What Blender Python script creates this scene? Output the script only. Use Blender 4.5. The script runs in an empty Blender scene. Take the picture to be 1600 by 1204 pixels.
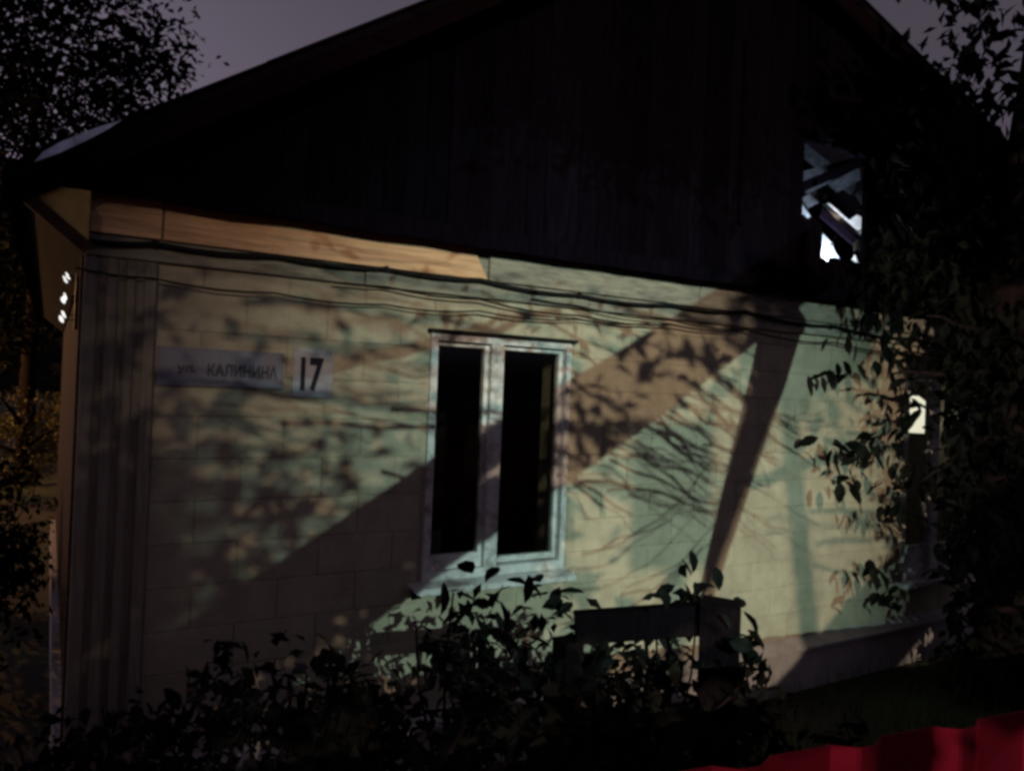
import bpy, math, random
from mathutils import Vector, Matrix, noise as mnoise

random.seed(7)
scene = bpy.context.scene
R = math.radians

# ------------------------------------------------------------------ camera
CAM_LOC = Vector((-0.14, -4.15, 2.30))
YAW, PITCH, ROLL = 31.0, 0.45, 2.3
cam_d = bpy.data.cameras.new('camera')
cam = bpy.data.objects.new('camera', cam_d)
scene.collection.objects.link(cam)
cam_d.sensor_width = 36.0
cam_d.lens = 1203.0 / 1600.0 * 36.0
cam_d.clip_start = 0.05
cam_d.clip_end = 2000.0
_y, _p, _r = R(YAW), R(PITCH), R(ROLL)
fwd = Vector((math.sin(_y) * math.cos(_p), math.cos(_y) * math.cos(_p), math.sin(_p)))
rgt = Vector((math.cos(_y), -math.sin(_y), 0.0))
upv = rgt.cross(fwd)
rr = rgt * math.cos(_r) + upv * math.sin(_r)
uu = upv * math.cos(_r) - rgt * math.sin(_r)
m3 = Matrix((rr, uu, -fwd)).transposed()
cam.matrix_world = Matrix.Translation(CAM_LOC) @ m3.to_4x4()
scene.camera = cam

# ------------------------------------------------------------------ world: dim overcast night sky lit by town glow
world = bpy.data.worlds.new('World')
scene.world = world
world.use_nodes = True
wn, wl = world.node_tree.nodes, world.node_tree.links
wn.clear()
w_out = wn.new('ShaderNodeOutputWorld')
w_bg = wn.new('ShaderNodeBackground')
w_sky = wn.new('ShaderNodeTexSky')
w_sky.sky_type = 'NISHITA'
w_sky.sun_disc = False
w_sky.sun_elevation = R(4.0)
w_sky.sun_rotation = R(-40.0)
w_sky.air_density = 2.0
w_sky.dust_density = 4.0
w_hs = wn.new('ShaderNodeHueSaturation')
w_hs.inputs['Saturation'].default_value = 0.10
w_mx = wn.new('ShaderNodeMix')
w_mx.data_type = 'RGBA'
w_mx.blend_type = 'MULTIPLY'
w_mx.inputs[0].default_value = 1.0
w_mx.inputs[7].default_value = (1.0, 0.84, 1.17, 1.0)
wl.new(w_sky.outputs[0], w_hs.inputs['Color'])
wl.new(w_hs.outputs[0], w_mx.inputs[6])
wl.new(w_mx.outputs[2], w_bg.inputs['Color'])
w_bg.inputs['Strength'].default_value = 0.078
wl.new(w_bg.outputs[0], w_out.inputs['Surface'])

sun_d = bpy.data.lights.new('moon', 'SUN')
sun_d.energy = 0.006
sun_d.angle = R(12)
sun_d.color = (0.85, 0.85, 1.0)
sun = bpy.data.objects.new('moon', sun_d)
scene.collection.objects.link(sun)
sun.rotation_euler = (R(50), 0, R(-40))

# lamps of the street behind the photographer (their stands are built further down)
FLOOD_POS = Vector((0.70, -13.0, 5.20))
FLOOD_AIM = Vector((3.55, 0.0, 1.7))
STREET_POS = Vector((-2.30, -11.0, 5.40))
SODIUM_POS = Vector((-4.5, 13.6, 4.2))
FLOOD_POWER, FLOOD_COL = 4000.0, (0.68, 1.0, 0.86)
STREET_POWER, STREET_COL = 3600.0, (1.0, 0.77, 0.55)
SODIUM_POWER, SODIUM_COL = 1300.0, (1.0, 0.48, 0.14)
TORCH_POWER = 95.0

scene.view_settings.view_transform = 'Standard'
scene.view_settings.look = 'None'
scene.view_settings.exposure = 0.0
scene.view_settings.gamma = 1.0
scene.view_settings.use_curve_mapping = False
scene.cycles.pixel_filter_type = 'BLACKMAN_HARRIS'
scene.cycles.filter_width = 3.3
scene.cycles.max_bounces = 6
scene.cycles.transparent_max_bounces = 12

# ------------------------------------------------------------------ helpers
col = scene.collection


def tag(o, label=None, cat=None, group=None, kind=None):
    if label: o['label'] = label
    if cat: o['category'] = cat
    if group: o['group'] = group
    if kind: o['kind'] = kind
    return o


def empty(name, loc=(0, 0, 0), label=None, cat=None, group=None):
    o = bpy.data.objects.new(name, None)
    o.location = loc
    o.empty_display_size = 0.1
    col.objects.link(o)
    return tag(o, label, cat, group)


def link(o, parent=None):
    col.objects.link(o)
    if parent is not None:
        o.parent = parent
        if parent.type == 'EMPTY':
            o.matrix_parent_inverse = Matrix.Translation(-Vector(parent.location))
    return o


class MB:
    """collects geometry in world coordinates for ONE mesh object"""

    def __init__(self):
        self.v, self.f = [], []

    def add(self, vs, fs):
        n = len(self.v)
        self.v += [tuple(p) for p in vs]
        self.f += [tuple(i + n for i in f) for f in fs]
        return self

    def box(self, x0, x1, y0, y1, z0, z1, b=0.0):
        if b <= 0:
            vs = [(x, y, z) for x in (x0, x1) for y in (y0, y1) for z in (z0, z1)]
            fs = [(0, 1, 3, 2), (4, 6, 7, 5), (0, 4, 5, 1), (2, 3, 7, 6), (0, 2, 6, 4), (1, 5, 7, 3)]
            return self.add(vs, fs)
        # front face (y0) chamfered
        vs = [(x0, y1, z0), (x1, y1, z0), (x1, y1, z1), (x0, y1, z1),
              (x0, y0 + b, z0), (x1, y0 + b, z0), (x1, y0 + b, z1), (x0, y0 + b, z1),
              (x0 + b, y0, z0 + b), (x1 - b, y0, z0 + b), (x1 - b, y0, z1 - b), (x0 + b, y0, z1 - b)]
        fs = [(0, 3, 2, 1), (0, 1, 5, 4), (1, 2, 6, 5), (2, 3, 7, 6), (3, 0, 4, 7),
              (4, 5, 9, 8), (5, 6, 10, 9), (6, 7, 11, 10), (7, 4, 8, 11), (8, 9, 10, 11)]
        return self.add(vs, fs)

    def prism_y(self, pts, y0, y1):
        """polygon of (x, z) points extruded along y"""
        n = len(pts)
        vs = [(x, y0, z) for x, z in pts] + [(x, y1, z) for x, z in pts]
        fs = [tuple(range(n)), tuple(reversed(range(n, 2 * n)))]
        fs += [(i, i + n, (i + 1) % n + n, (i + 1) % n) for i in range(n)]
        return self.add(vs, fs)

    def beam(self, a, b, w, h, roll=0.0):
        a, b = Vector(a), Vector(b)
        d = (b - a).normalized()
        s = d.cross(Vector((0, 0, 1)))
        if s.length < 1e-3: s = Vector((1, 0, 0))
        s.normalize()
        t = s.cross(d)
        if roll:
            q = Matrix.Rotation(roll, 3, d)
            s, t = q @ s, q @ t
        vs = []
        for p in (a, b):
            for i, j in ((-1, -1), (1, -1), (1, 1), (-1, 1)):
                vs.append(p + s * (w / 2 * i) + t * (h / 2 * j))
        fs = [(0, 3, 2, 1), (4, 5, 6, 7)] + [(i, (i + 1) % 4, (i + 1) % 4 + 4, i + 4) for i in range(4)]
        return self.add(vs, fs)

    def tube(self, pts, radii, n=8, wob=0.0):
        pts = [Vector(p) for p in pts]
        if not isinstance(radii, (list, tuple)): radii = [radii] * len(pts)
        vs, fs = [], []
        prev = None
        for i, p in enumerate(pts):
            d = (pts[min(i + 1, len(pts) - 1)] - pts[max(i - 1, 0)]).normalized()
            if prev is None:
                s = d.cross(Vector((0.13, 0.31, 0.94)))
                if s.length < 1e-3: s = d.cross(Vector((1, 0, 0)))
            else:
                s = prev - d * prev.dot(d)
            s.normalize(); prev = s
            t = d.cross(s)
            for k in range(n):
                a = 2 * math.pi * k / n
                rad = radii[i] * (1 + (random.uniform(-wob, wob) if wob else 0))
                vs.append(p + (s * math.cos(a) + t * math.sin(a)) * rad)
        for i in range(len(pts) - 1):
            for k in range(n):
                a, b = i * n + k, i * n + (k + 1) % n
                fs.append((a, b, b + n, a + n))
        fs.append(tuple(reversed(range(n))))
        fs.append(tuple(range((len(pts) - 1) * n, len(pts) * n)))
        return self.add(vs, fs)

    def mesh(self, name, mat, smooth=False):
        me = bpy.data.meshes.new(name)
        me.from_pydata(self.v, [], self.f)
        me.update()
        if mat: me.materials.append(mat)
        if smooth:
            me.polygons.foreach_set('use_smooth', [True] * len(me.polygons))
        return me

    def build(self, name, mat, parent=None, smooth=False, loc=None):
        o = bpy.data.objects.new(name, self.mesh(name, mat, smooth))
        if loc: o.location = loc
        return link(o, parent)


# ------------------------------------------------------------------ materials
def mat(name, c, rough=0.8, var=0.25, scale=6.0, stretch=(1, 1, 1), bump=0.0, bscale=None, spec=0.3, rnd=0.0,
        metal=0.0, c2=None, c2_scale=2.0, c2_lo=0.5, c2_hi=0.62):
    m = bpy.data.materials.new(name)
    m.use_nodes = True
    nt = m.node_tree
    N, L = nt.nodes, nt.links
    bs = N['Principled BSDF']
    bs.inputs['Roughness'].default_value = rough
    bs.inputs['Specular IOR Level'].default_value = spec
    bs.inputs['Metallic'].default_value = metal
    geo = N.new('ShaderNodeNewGeometry')
    mp = N.new('ShaderNodeMapping')
    mp.inputs['Scale'].default_value = stretch
    L.new(geo.outputs['Position'], mp.inputs['Vector'])
    nz = N.new('ShaderNodeTexNoise')
    nz.inputs['Scale'].default_value = scale
    nz.inputs['Detail'].default_value = 6
    nz.inputs['Roughness'].default_value = 0.65
    L.new(mp.outputs[0], nz.inputs['Vector'])
    rp = N.new('ShaderNodeMapRange')
    rp.inputs['From Min'].default_value = 0.28
    rp.inputs['From Max'].default_value = 0.72
    rp.inputs['To Min'].default_value = 1 - var
    rp.inputs['To Max'].default_value = 1 + var
    L.new(nz.outputs['Fac'], rp.inputs['Value'])
    val = rp.outputs[0]
    if rnd:
        oi = N.new('ShaderNodeObjectInfo')
        r2 = N.new('ShaderNodeMapRange')
        r2.inputs['To Min'].default_value = 1 - rnd
        r2.inputs['To Max'].default_value = 1 + rnd
        L.new(oi.outputs['Random'], r2.inputs['Value'])
        mu = N.new('ShaderNodeMath'); mu.operation = 'MULTIPLY'
        L.new(val, mu.inputs[0]); L.new(r2.outputs[0], mu.inputs[1])
        val = mu.outputs[0]
    base = None
    if c2:
        n2 = N.new('ShaderNodeTexNoise')
        n2.inputs['Scale'].default_value = c2_scale
        n2.inputs['Detail'].default_value = 8
        n2.inputs['Roughness'].default_value = 0.7
        L.new(mp.outputs[0], n2.inputs['Vector'])
        r3 = N.new('ShaderNodeMapRange')
        r3.inputs['From Min'].default_value = c2_lo
        r3.inputs['From Max'].default_value = c2_hi
        L.new(n2.outputs['Fac'], r3.inputs['Value'])
        mc = N.new('ShaderNodeMix'); mc.data_type = 'RGBA'
        mc.inputs[6].default_value = (*c, 1); mc.inputs[7].default_value = (*c2, 1)
        L.new(r3.outputs[0], mc.inputs[0])
        base = mc.outputs[2]
    vm = N.new('ShaderNodeVectorMath'); vm.operation = 'SCALE'
    if base is not None: L.new(base, vm.inputs[0])
    else: vm.inputs[0].default_value = c
    L.new(val, vm.inputs['Scale'])
    L.new(vm.outputs[0], bs.inputs['Base Color'])
    if bump:
        nb = N.new('ShaderNodeTexNoise')
        nb.inputs['Scale'].default_value = bscale or scale * 4
        nb.inputs['Detail'].default_value = 4
        L.new(mp.outputs[0], nb.inputs['Vector'])
        bp = N.new('ShaderNodeBump')
        bp.inputs['Strength'].default_value = bump
        bp.inputs['Distance'].default_value = 0.01
        L.new(nb.outputs['Fac'], bp.inputs['Height'])
        L.new(bp.outputs[0], bs.inputs['Normal'])
    return m


def emis(name, c, s):
    m = bpy.data.materials.new(name)
    m.use_nodes = True
    b = m.node_tree.nodes['Principled BSDF']
    b.inputs['Base Color'].default_value = (*c, 1)
    b.inputs['Emission Color'].default_value = (*c, 1)
    b.inputs['Emission Strength'].default_value = s
    return m


def leafmat(name, c, c2, rough=0.55, spec=0.25):
    m = bpy.data.materials.new(name)
    m.use_nodes = True
    N, L = m.node_tree.nodes, m.node_tree.links
    bs = N['Principled BSDF']
    bs.inputs['Roughness'].default_value = rough
    bs.inputs['Specular IOR Level'].default_value = spec
    g = N.new('ShaderNodeNewGeometry')
    nz = N.new('ShaderNodeTexNoise'); nz.inputs['Scale'].default_value = 9.0
    L.new(g.outputs['Position'], nz.inputs['Vector'])
    mx = N.new('ShaderNodeMix'); mx.data_type = 'RGBA'
    mx.inputs[6].default_value = (*c, 1); mx.inputs[7].default_value = (*c2, 1)
    rp = N.new('ShaderNodeMapRange')
    rp.inputs['From Min'].default_value = 0.35; rp.inputs['From Max'].default_value = 0.65
    L.new(nz.outputs['Fac'], rp.inputs['Value'])
    L.new(rp.outputs[0], mx.inputs[0])
    L.new(mx.outputs[2], bs.inputs['Base Color'])
    return m


def glassmat(name):
    m = bpy.data.materials.new(name)
    m.use_nodes = True
    N, L = m.node_tree.nodes, m.node_tree.links
    N.clear()
    o = N.new('ShaderNodeOutputMaterial')
    t = N.new('ShaderNodeBsdfTransparent'); t.inputs[0].default_value = (0.75, 0.78, 0.76, 1)
    g = N.new('ShaderNodeBsdfGlossy'); g.inputs['Roughness'].default_value = 0.04
    lw = N.new('ShaderNodeLayerWeight'); lw.inputs[0].default_value = 0.5
    pw = N.new('ShaderNodeMath'); pw.operation = 'POWER'; pw.inputs[1].default_value = 4.0
    fr = N.new('ShaderNodeMath'); fr.operation = 'MULTIPLY_ADD'; fr.inputs[1].default_value = 0.7; fr.inputs[2].default_value = 0.04
    L.new(lw.outputs['Facing'], pw.inputs[0]); L.new(pw.outputs[0], fr.inputs[0])
    mx = N.new('ShaderNodeMixShader')
    L.new(fr.outputs[0], mx.inputs[0]); L.new(t.outputs[0], mx.inputs[1]); L.new(g.outputs[0], mx.inputs[2])
    L.new(mx.outputs[0], o.inputs['Surface'])
    return m


M = {}
M['block'] = mat('cream_painted_block', (0.41, 0.372, 0.282), 0.9, 0.22, 5.0, bump=0.35, bscale=60, rnd=0.07,
                 c2=(0.31, 0.28, 0.215), c2_scale=1.6, c2_lo=0.48, c2_hi=0.75)
M['mortar'] = mat('mortar', (0.38, 0.34, 0.255), 0.95, 0.2, 20, bump=0.3)
M['dksoff'] = mat('darkened_soffit', (0.014, 0.009, 0.010), 0.9, 0.3, 8, spec=.03)  # soffit colour darkened, standing in for shade under the eave
M['dkside'] = mat('darkened_side_wall', (0.06, 0.04, 0.034), 0.9, 0.4, 5, (1, 1, 6), bump=0.4, spec=.05)  # shade is put into the side wall's colour
M['plinth'] = mat('plinth_cement', (0.40, 0.38, 0.38), 0.95, 0.25, 5, bump=0.4)
M['lit_bare_wood'] = mat('bare_pine_painted_light', (0.74, 0.45, 0.27), 0.75, 0.35, 9, (0.35, 6, 7), bump=0.4, rnd=0.10,
                     c2=(0.36, 0.23, 0.15), c2_scale=4, c2_lo=0.47, c2_hi=0.70)  # pine tone raised to carry light falling on this board alone
M['grey_wood'] = mat('weathered_painted_wood', (0.27, 0.255, 0.21), 0.85, 0.35, 9, (0.8, 4, 4), bump=0.4, rnd=0.15,
                     c2=(0.13, 0.125, 0.12), c2_scale=3, c2_lo=0.5, c2_hi=0.66)
M['corner'] = mat('corner_batten', (0.24, 0.22, 0.18), 0.85, 0.3, 8, (6, 6, 0.6), bump=0.4, rnd=0.18)
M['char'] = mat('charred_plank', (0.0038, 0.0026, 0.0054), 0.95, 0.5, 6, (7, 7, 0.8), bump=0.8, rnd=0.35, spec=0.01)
M['barge'] = mat('dark_brown_bargeboard', (0.008, 0.0030, 0.005), 0.9, 0.4, 7, (1, 1, 5), bump=0.3, spec=0.01)
M['roof'] = mat('roof_sheet', (0.010, 0.007, 0.010), 0.9, 0.3, 5, spec=0.01)
M['glint'] = mat('painted_glint', (0.52, 0.60, 0.85), 0.45, 0.7, 7, metal=0.2, spec=0.5)  # pale bluish colour standing in for a highlight on the roof edge
M['yellow'] = mat('ochre_painted_board', (0.44, 0.31, 0.11), 0.7, 0.3, 9, bump=0.2,
                  c2=(0.25, 0.16, 0.06), c2_scale=7, c2_lo=0.58, c2_hi=0.68)
M['brown'] = mat('brown_soffit', (0.055, 0.028, 0.024), 0.8, 0.3, 8, bump=0.2, spec=.05)
M['frame'] = mat('old_white_paint_shade_patches', (0.60, 0.60, 0.60), 0.6, 0.25, 12, bump=0.4,
                 c2=(0.22, 0.18, 0.18), c2_scale=5.0, c2_lo=0.50, c2_hi=0.64)  # darker patches: dirt plus painted-in leaf shadows
M['glass'] = glassmat('window_glass')
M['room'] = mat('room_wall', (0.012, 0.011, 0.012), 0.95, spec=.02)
M['plate'] = mat('enamel_plate', (0.22, 0.235, 0.30), 0.5, 0.15, 8, spec=0.4)
M['plate2'] = mat('white_plate', (0.40, 0.42, 0.48), 0.5, 0.15, 10, spec=0.4)
M['ink'] = mat('navy_ink', (0.006, 0.007, 0.03), 0.5, 0.1)
M['ink2'] = mat('faded_ink', (0.07, 0.07, 0.10), 0.6, 0.3, 30)
M['cable'] = mat('cable_sheath', (0.012, 0.012, 0.014), 0.8, 0.1, spec=0.1)
M['red'] = mat('red_painted_steel', (0.34, 0.016, 0.05), 0.45, 0.12, 6, spec=0.5, metal=1.0)
M['dkwood'] = mat('dark_weathered_post', (0.007, 0.005, 0.007), 0.95, 0.4, 8, (6, 6, 1), bump=0.6, spec=0.03)
M['bark'] = mat('bark', (0.016, 0.011, 0.012), 0.95, 0.4, 7, (4, 4, 1), bump=0.9, bscale=18, spec=.05)
M['soil'] = mat('yard_soil', (0.035, 0.03, 0.024), 0.95, 0.4, 1.5, bump=0.6, bscale=10,
                c2=(0.03, 0.045, 0.015), c2_scale=0.5, c2_lo=0.45, c2_hi=0.6)
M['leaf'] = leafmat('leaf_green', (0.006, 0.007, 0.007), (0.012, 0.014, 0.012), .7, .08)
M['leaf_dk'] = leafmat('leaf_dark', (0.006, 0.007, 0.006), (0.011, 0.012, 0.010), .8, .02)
M['leaf_ol'] = leafmat('leaf_olive', (0.08, 0.085, 0.022), (0.12, 0.09, 0.03))
M['grass'] = leafmat('grass_blade', (0.025, 0.04, 0.014), (0.05, 0.055, 0.02))
M['steel'] = mat('grey_steel', (0.25, 0.26, 0.27), 0.5, 0.15, metal=0.5)
M['concrete'] = mat('concrete_post', (0.30, 0.29, 0.27), 0.9, 0.2, 5, bump=0.3)
M['lampglass_w'] = emis('lit_warm_lamp_glass', STREET_COL, 12.0)
M['lampglass_t'] = emis('lit_floodlight_glass', FLOOD_COL, 12.0)
M['lampglass_s'] = emis('lit_sodium_lamp_glass', SODIUM_COL, 12.0)
M['torchglass'] = emis('lit_torch_lens', (0.9, 0.95, 1.0), 20.0)
M['litwin'] = emis('lit_window', (1.0, 0.97, 0.92), 6.0)
M['shade'] = emis('lit_lamp_shade', (1.0, 0.90, 0.72), 1.6)
M['bulb'] = emis('lit_bulb', (1.0, 0.97, 0.93), 1.2)
M['darkwin'] = mat('unlit_window', (0.01, 0.01, 0.013), 0.15, 0.1, spec=0.5)
M['farwall'] = mat('far_panel_wall', (0.012, 0.011, 0.013), 0.95, 0.2, 0.4)
M['burnt_pale'] = mat('pale_torn_sheet', (0.75, 0.78, 0.82), 0.7, 0.25, 14, bump=0.5)
M['burnt_dark'] = mat('dimmed_burnt_board', (0.05, 0.06, 0.085), 0.85, 0.6, 12, bump=0.9)  # burnt board tone dimmed in place of weaker torchlight higher up
M['burnt_grey'] = mat('sooty_board', (0.26, 0.31, 0.40), 0.8, 0.5, 16, (2, 2, 2), bump=0.9)
M['rubber'] = mat('black_plastic', (0.015, 0.015, 0.016), 0.6, 0.1)

# ------------------------------------------------------------------ ground
gb = MB()
G = 40
for i in range(G + 1):
    for j in range(G + 1):
        u, v = i / G * 2 - 1, j / G * 2 - 1
        x = math.copysign(abs(u) ** 3, u) * 600 + 3
        y = math.copysign(abs(v) ** 3, v) * 600
        z = 0.03 * mnoise.noise(Vector((x * .4, y * .4, 0))) - 0.02
        gb.v.append((x, y, z))
for i in range(G):
    for j in range(G):
        a = i * (G + 1) + j
        gb.f.append((a, a + G + 1, a + G + 2, a + 1))
tag(gb.build('ground', M['soil'], smooth=True), kind='structure')

# ------------------------------------------------------------------ house
HX0, HX1, HY1 = 0.0, 9.3, 8.0
house = empty('block_house', (4.6, 4, 0),
              'low cream block house with a burnt black gable and a torchlit hole in it', 'house')

LEDGE_Z, WALL_TOP = 0.35, 3.10
WINS = [(1.78, 2.79, 1.16, 2.63), (6.52, 7.55, 0.74, 2.63)]   # x0 x1 z0 z1

# wall core (mortar) with the two openings
wb = MB()
ycore0, ycore1 = 0.006, 0.32


def wall_with_holes(b, x0, x1, z0, z1, holes, y0, y1):
    xs = sorted({x0, x1, *[h[0] for h in holes], *[h[1] for h in holes]})
    for a, c in zip(xs, xs[1:]):
        mid = (a + c) / 2
        hs = [h for h in holes if h[0] < mid < h[1]]
        zc = z0
        for h in sorted(hs, key=lambda h: h[2]):
            b.box(a, c, y0, y1, zc, h[2]); zc = h[3]
        b.box(a, c, y0, y1, zc, z1)


wall_with_holes(wb, HX0 + .004, HX1 - .004, 0.30, WALL_TOP, WINS, ycore0, ycore1)
wb.box(HX1 - .30, HX1 - .004, ycore1, HY1, 0.30, WALL_TOP)
wb.box(HX0 + .30, HX1 - .30, HY1 - .3, HY1, 0.30, WALL_TOP)
wall = wb.build('wall', M['mortar'], house)
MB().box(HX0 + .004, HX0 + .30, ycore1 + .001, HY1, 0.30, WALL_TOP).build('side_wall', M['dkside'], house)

# blocks, each its own piece
CH, BL, JT = 0.214, 0.43, 0.005
_bm = {}


def block_piece(x0, x1, z0, z1):
    w, h = round(x1 - x0, 3), round(z1 - z0, 3)
    if w < 0.02 or h < 0.02: return
    if (w, h) not in _bm:
        _bm[(w, h)] = MB().box(-w / 2, w / 2, 0, 0.03, -h / 2, h / 2, 0.003).mesh('block', M['block'])
    o = bpy.data.objects.new('block', _bm[(w, h)])
    o.location = ((x0 + x1) / 2, random.uniform(-0.0025, 0.001), (z0 + z1) / 2)
    o.rotation_euler = (0, random.uniform(-.002, .002), random.uniform(-.003, .003))
    link(o, wall)


z = LEDGE_Z + 0.05
row = 0
while z < 2.85:
    z1 = min(z + CH - JT, 2.855)
    x = 0.30 - (BL / 2 if row % 2 else 0)
    while x < HX1:
        a, b = max(x, 0.302), min(x + BL - JT, HX1)
        spans = [(a, b)]
        for w in WINS:
            wx0, wx1, wz0, wz1 = w[0] - .03, w[1] + .03, w[2] - .07, w[3] + .02
            if z1 > wz0 and z < wz1:
                ns = []
                for s in spans:
                    if s[1] <= wx0 or s[0] >= wx1: ns.append(s)
                    else:
                        if s[0] < wx0: ns.append((s[0], wx0))
                        if s[1] > wx1: ns.append((wx1, s[1]))
                spans = ns
        for s in spans:
            if s[1] - s[0] > 0.03: block_piece(s[0], s[1], z, z1)
        x += BL
    z += CH
    row += 1

# corner pilaster of vertical battens
cb = MB().box(-0.012, 0.295, -0.012, 0.005, LEDGE_Z + .05, 2.86)
pil = cb.build('corner_pilaster', M['corner'], house)
for i, (a, b) in enumerate(((-0.02, 0.038), (0.072, 0.122), (0.156, 0.200), (0.238, 0.292))):
    MB().box(a, b, -0.042 - .004 * (i % 2), -0.0125, LEDGE_Z + .055, 2.855, 0.006).build('batten', M['corner'], pil)
# side face batten of the corner, its colour darkened in place of shadow
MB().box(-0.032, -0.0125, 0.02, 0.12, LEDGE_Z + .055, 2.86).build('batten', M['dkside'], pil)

# frieze: lower painted board, upper bare board ending above the window, then grey boards
fb = MB().box(-0.005, HX1, -0.006, 0.0055, 2.86, 3.165)
frieze = fb.build('frieze', M['grey_wood'], house)
xs = [-0.02, 1.35, 2.9, 4.6, 6.3, 8.0, HX1]
for i, (a, b) in enumerate(zip(xs, xs[1:])):
    MB().box(a + .003, b - .003, -0.034 - .003 * (i % 2), -0.0065, 2.862, 2.962, 0.004).build('frieze_board', M['grey_wood'], frieze)
o = MB().prism_y([(-0.02, 2.972), (0.30, 2.972), (0.305, 3.162), (-0.02, 3.162)], -0.040, -0.0065).build('frieze_board', M['lit_bare_wood'], frieze)
o = MB().prism_y([(0.312, 2.972), (2.13, 2.972), (2.02, 3.162), (0.315, 3.162)], -0.038, -0.0065).build('frieze_board', M['lit_bare_wood'], frieze)
o['label'] = 'long bare pine board under the eave, light painted into its orange'
for a, b in ((2.14, 3.9), (3.9, 5.7), (5.7, 7.6), (7.6, HX1)):
    MB().box(a + .003, b - .003, -0.036, -0.0065, 2.972, 3.162, 0.004).build('frieze_board', M['grey_wood'], frieze)

# plinth and sloping ledge
pb = MB().box(HX0 - .05, HX1 + .05, -0.05, 0.0, -0.1, 0.33)
pb.box(HX0 - .05, HX0 + .3, 0.0, HY1 + .05, -0.1, 0.2995)
pb.box(HX1 - .3, HX1 + .05, 0.0, HY1 + .05, -0.1, 0.2995)
plinth = pb.build('plinth', M['plinth'], house)
MB().add([(HX0 - .09, -.11, .325), (HX1 + .09, -.11, .325), (HX1 + .09, -.11, .345), (HX0 - .09, -.11, .345),
          (HX0 - .09, .005, .332), (HX1 + .09, .005, .332), (HX1 + .09, .005, .402), (HX0 - .09, .005, .402)],
         [(0, 1, 2, 3), (3, 2, 6, 7), (4, 7, 6, 5), (0, 4, 5, 1), (0, 3, 7, 4), (1, 5, 6, 2)]).build('ledge', M['plinth'], plinth)

# interior floor and attic floor, so rooms are dark
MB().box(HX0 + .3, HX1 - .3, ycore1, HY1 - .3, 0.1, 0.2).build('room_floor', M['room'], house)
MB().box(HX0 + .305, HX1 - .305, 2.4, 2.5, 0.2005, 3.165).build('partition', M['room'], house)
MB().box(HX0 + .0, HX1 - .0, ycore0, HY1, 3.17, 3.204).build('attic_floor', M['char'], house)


# windows
def window(w, split, pl, pr, zl, zr):
    x0, x1, z0, z1 = w
    f = MB()
    f.box(x0, x0 + .042, -0.02, 0.10, z0, z1)
    f.box(x1 - .038, x1, -0.02, 0.10, z0, z1)
    f.box(x0 + .042, x1 - .038, -0.018, 0.10, z1 - .042, z1)
    f.box(x0 + .042, x1 - .038, -0.018, 0.10, z0, z0 + .055)
    win = f.build('window', M['frame'], house)
    # lintel flashing
    MB().box(x0 - .02, x1 + .03, -0.045, 0.02, z1 + .0005, z1 + .022).build('drip_strip', M['cable'], win)
    # mullion post
    MB().box(split - .030, split + .055, -0.012, 0.09, z0 + .0555, z1 - .0425).build('mullion', M['frame'], win)
    for a, b, zl0 in ((x0 + .043, split - .031, zl), (split + .056, x1 - .039, zr)):
        s = MB()
        t = .026
        zt = z1 - .044
        s.box(a, a + t, 0.03, 0.075, zl0, zt)
        s.box(b - t, b, 0.03, 0.075, zl0, zt)
        s.box(a + t, b - t, 0.031, 0.075, zt - t, zt)
        s.box(a + t, b - t, 0.031, 0.075, zl0, zl0 + t + .01)
        sash = s.build('sash', M['frame'], win)
        MB().box(a + t - .004, b - t + .004, 0.050, 0.054, zl0 + t, zt - t + .004).build('pane', M['glass'], sash)
        if zl0 - (z0 + .056) > .01:
            MB().box(a, b, 0.028, 0.075, z0 + .0555, zl0 - .001).build('bottom_rail', M['frame'], win)
    # sill, tilted outwards, old and thick at its left end
    s = MB()
    s.add([(x0 - .09, -.11, z0 - .055), (x1 + .05, -.10, z0 - .065), (x1 + .05, -.10, z0 - .03), (x0 - .09, -.11, z0 - .018),
           (x0 - .09, .02, z0 - .05), (x1 + .05, .02, z0 - .05), (x1 + .05, .02, z0 - .001), (x0 - .09, .02, z0 - .001)],
          [(0, 1, 2, 3), (3, 2, 6, 7), (4, 7, 6, 5), (0, 4, 5, 1), (0, 3, 7, 4), (1, 5, 6, 2)])
    s.build('sill', M['frame'], win)
    return win


window(WINS[0], 2.225, None, None, 1.265, 1.225)
window(WINS[1], 7.02, None, None, 0.99, 0.99)

# gable of charred planks
ROOF = [(-0.34, 3.12), (3.80, 5.88), (7.35, 4.79), (9.75, 3.05)]     # roof line x, z (front edge)


def roof_z(x):
    for (xa, za), (xb, zb) in zip(ROOF, ROOF[1:]):
        if xa <= x <= xb: return za + (zb - za) * (x - xa) / (xb - xa)
    return 3.05


OPX0, OPX1, OPZ0, OPZ1 = 4.93, 5.62, 3.50, 4.40
gable = MB().prism_y([(0.05, 3.205), (9.2, 3.205), (9.2, roof_z(9.2) - .12), (7.35, 4.66), (5.75, roof_z(5.75) - .12), (5.75, 3.205)][0:0] or
                     [(0.2, 3.205), (4.80, 3.205), (4.80, roof_z(4.80) - .14), (3.8, 5.72), (0.2, roof_z(.2) - .14)], -0.06, -0.03)
gable.prism_y([(5.75, 3.205), (9.1, 3.205), (9.1, roof_z(9.1) - .14), (7.35, 4.64), (5.75, roof_z(5.75) - .14)], -0.06, -0.03)
gable.box(4.80, 5.75, -0.06, -0.03, 3.205, 3.42)
gable.prism_y([(4.80, 4.5), (5.75, 4.5), (5.75, roof_z(5.75) - .14), (4.80, roof_z(4.80) - .14)], -0.06, -0.03)
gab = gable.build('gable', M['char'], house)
x = -0.22
k = 0
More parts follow.
